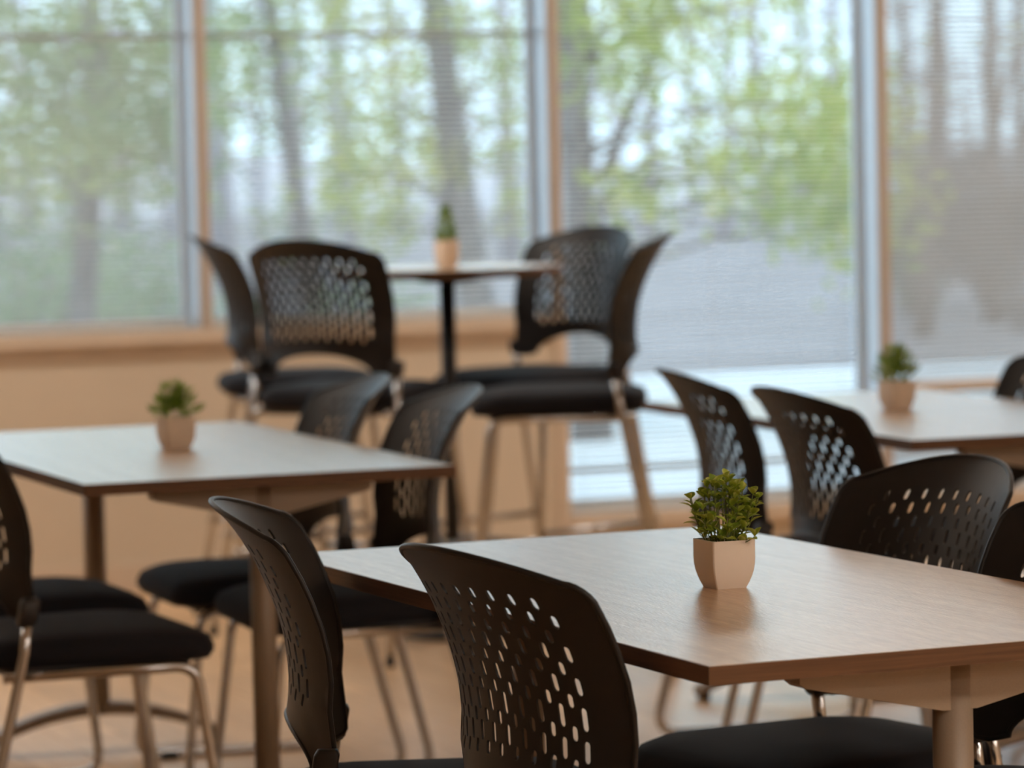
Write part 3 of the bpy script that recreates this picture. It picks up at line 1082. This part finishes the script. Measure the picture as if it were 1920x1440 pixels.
# shrubs
def shrub(px, D, h, w, n, seed, label, mt=None, leaf=.085):
    rnd = random.Random(seed)
    base = gp(px, D, -.15)
    t = thing('shrub', label, 'shrub', base, 0, 'shrubs outside the windows')
    vs_, fs_ = [], []
    for i in range(n):
        d = Vector((rnd.gauss(0, 1), rnd.gauss(0, 1), abs(rnd.gauss(0, 1)))).normalized()
        p = Vector((d.x * w, d.y * w, .1 + d.z * h)) * rnd.uniform(.55, 1.0)
        quad_leaf(vs_, fs_, p, leaf, rnd)
    st = bmesh.new()
    for k in range(7):
        a = k * .9
        add_tube(st, [(0, 0, 0), (math.cos(a) * w * .3, math.sin(a) * w * .3, h * .45), (math.cos(a) * w * .6, math.sin(a) * w * .6, h * .8)], [.018, .012, .005], 5)
    link('stems', mesh_of('stems', st, True), M_BARK, t)
    tag(link('foliage', pyd('foliage', vs_, fs_), mt or M_HEDGE, t), kind='stuff')
shrub(40, 21, 1.25, .75, 1500, 31, 'pale green shrub at the far left outside the leftmost window')
shrub(300, 22, 1.05, .75, 1400, 32, 'pale green rounded shrub beside the mullion of the leftmost window')
shrub(170, 25, 1.35, .8, 1400, 33, 'taller pale green shrub between the two in the leftmost window')
shrub(700, 26, .75, .6, 700, 34, 'low pale green shrub behind the tall round table')
shrub(1700, 34, .95, .35, 260, 35, 'narrow yellow-green shrub beside the right mullion')
# far bare woods: thin trunks and twiggy crowns, haze put into their pale grey
rw = random.Random(77)
for i in range(56):
    D = rw.uniform(48, 95)
    px = -60 + (i if i < 30 else (29 - i if i < 43 else i - 13)) * 68 + rw.uniform(-30, 30)
    b = gp(px, D, -.16)
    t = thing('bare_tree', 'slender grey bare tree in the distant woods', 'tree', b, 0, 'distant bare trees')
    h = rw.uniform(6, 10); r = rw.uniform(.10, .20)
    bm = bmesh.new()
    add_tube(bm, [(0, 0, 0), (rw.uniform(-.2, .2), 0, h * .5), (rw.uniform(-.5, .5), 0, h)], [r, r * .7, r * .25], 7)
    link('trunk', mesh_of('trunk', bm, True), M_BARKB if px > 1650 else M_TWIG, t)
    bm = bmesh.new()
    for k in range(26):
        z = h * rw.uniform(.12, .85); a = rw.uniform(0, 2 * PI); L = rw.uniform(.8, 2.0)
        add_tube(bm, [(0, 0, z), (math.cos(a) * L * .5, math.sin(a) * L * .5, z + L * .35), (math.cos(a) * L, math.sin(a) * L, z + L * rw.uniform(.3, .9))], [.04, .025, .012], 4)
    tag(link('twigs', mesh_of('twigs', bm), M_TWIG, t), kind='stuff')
for i in range(9):
    D = rw.uniform(30, 44)
    px = 1700 + i * 27 + rw.uniform(-10, 10)
    b = gp(px, D, -.16)
    t = thing('bare_sapling', 'thin brown bare sapling in the thicket outside the rightmost window', 'tree', b, 0, 'brown saplings')
    h = rw.uniform(2.0, 2.5); r = rw.uniform(.03, .05)
    bm = bmesh.new()
    add_tube(bm, [(0, 0, 0), (rw.uniform(-.15, .15), 0, h * .5), (rw.uniform(-.4, .4), 0, h)], [r, r * .7, r * .25], 7)
    link('trunk', mesh_of('trunk', bm, True), M_BARKB, t)
    bm = bmesh.new()
    for k in range(46):
        z = h * rw.uniform(.03, .55); a = rw.uniform(0, 2 * PI); L = rw.uniform(.35, .8)
        add_tube(bm, [(0, 0, z), (math.cos(a) * L * .5, math.sin(a) * L * .5, z + L * .35), (math.cos(a) * L, math.sin(a) * L, z + L * rw.uniform(.3, .9))], [.016, .011, .006], 4)
    tag(link('twigs', mesh_of('twigs', bm), M_BARKB, t), kind='stuff')
# low wooded bank far away
bk = bmesh.new()
nb = 60
prev = None
for k in range(nb + 1):
    x = -140 + 420 * k / nb
    hgt = 1.3 + .5 * math.sin(k * 1.3) + .35 * math.sin(k * 3.1)
    ring = [bk.verts.new((x, y, z)) for y, z in ((104, -.2), (112, hgt * .6), (122, hgt), (140, hgt * .8), (160, -.2))]
    if prev:
        for a in range(4): bk.faces.new((prev[a], ring[a], ring[a + 1], prev[a + 1]))
    prev = ring
tag(link('bank', mesh_of('bank', bk, True), M_TWIG), kind='structure')
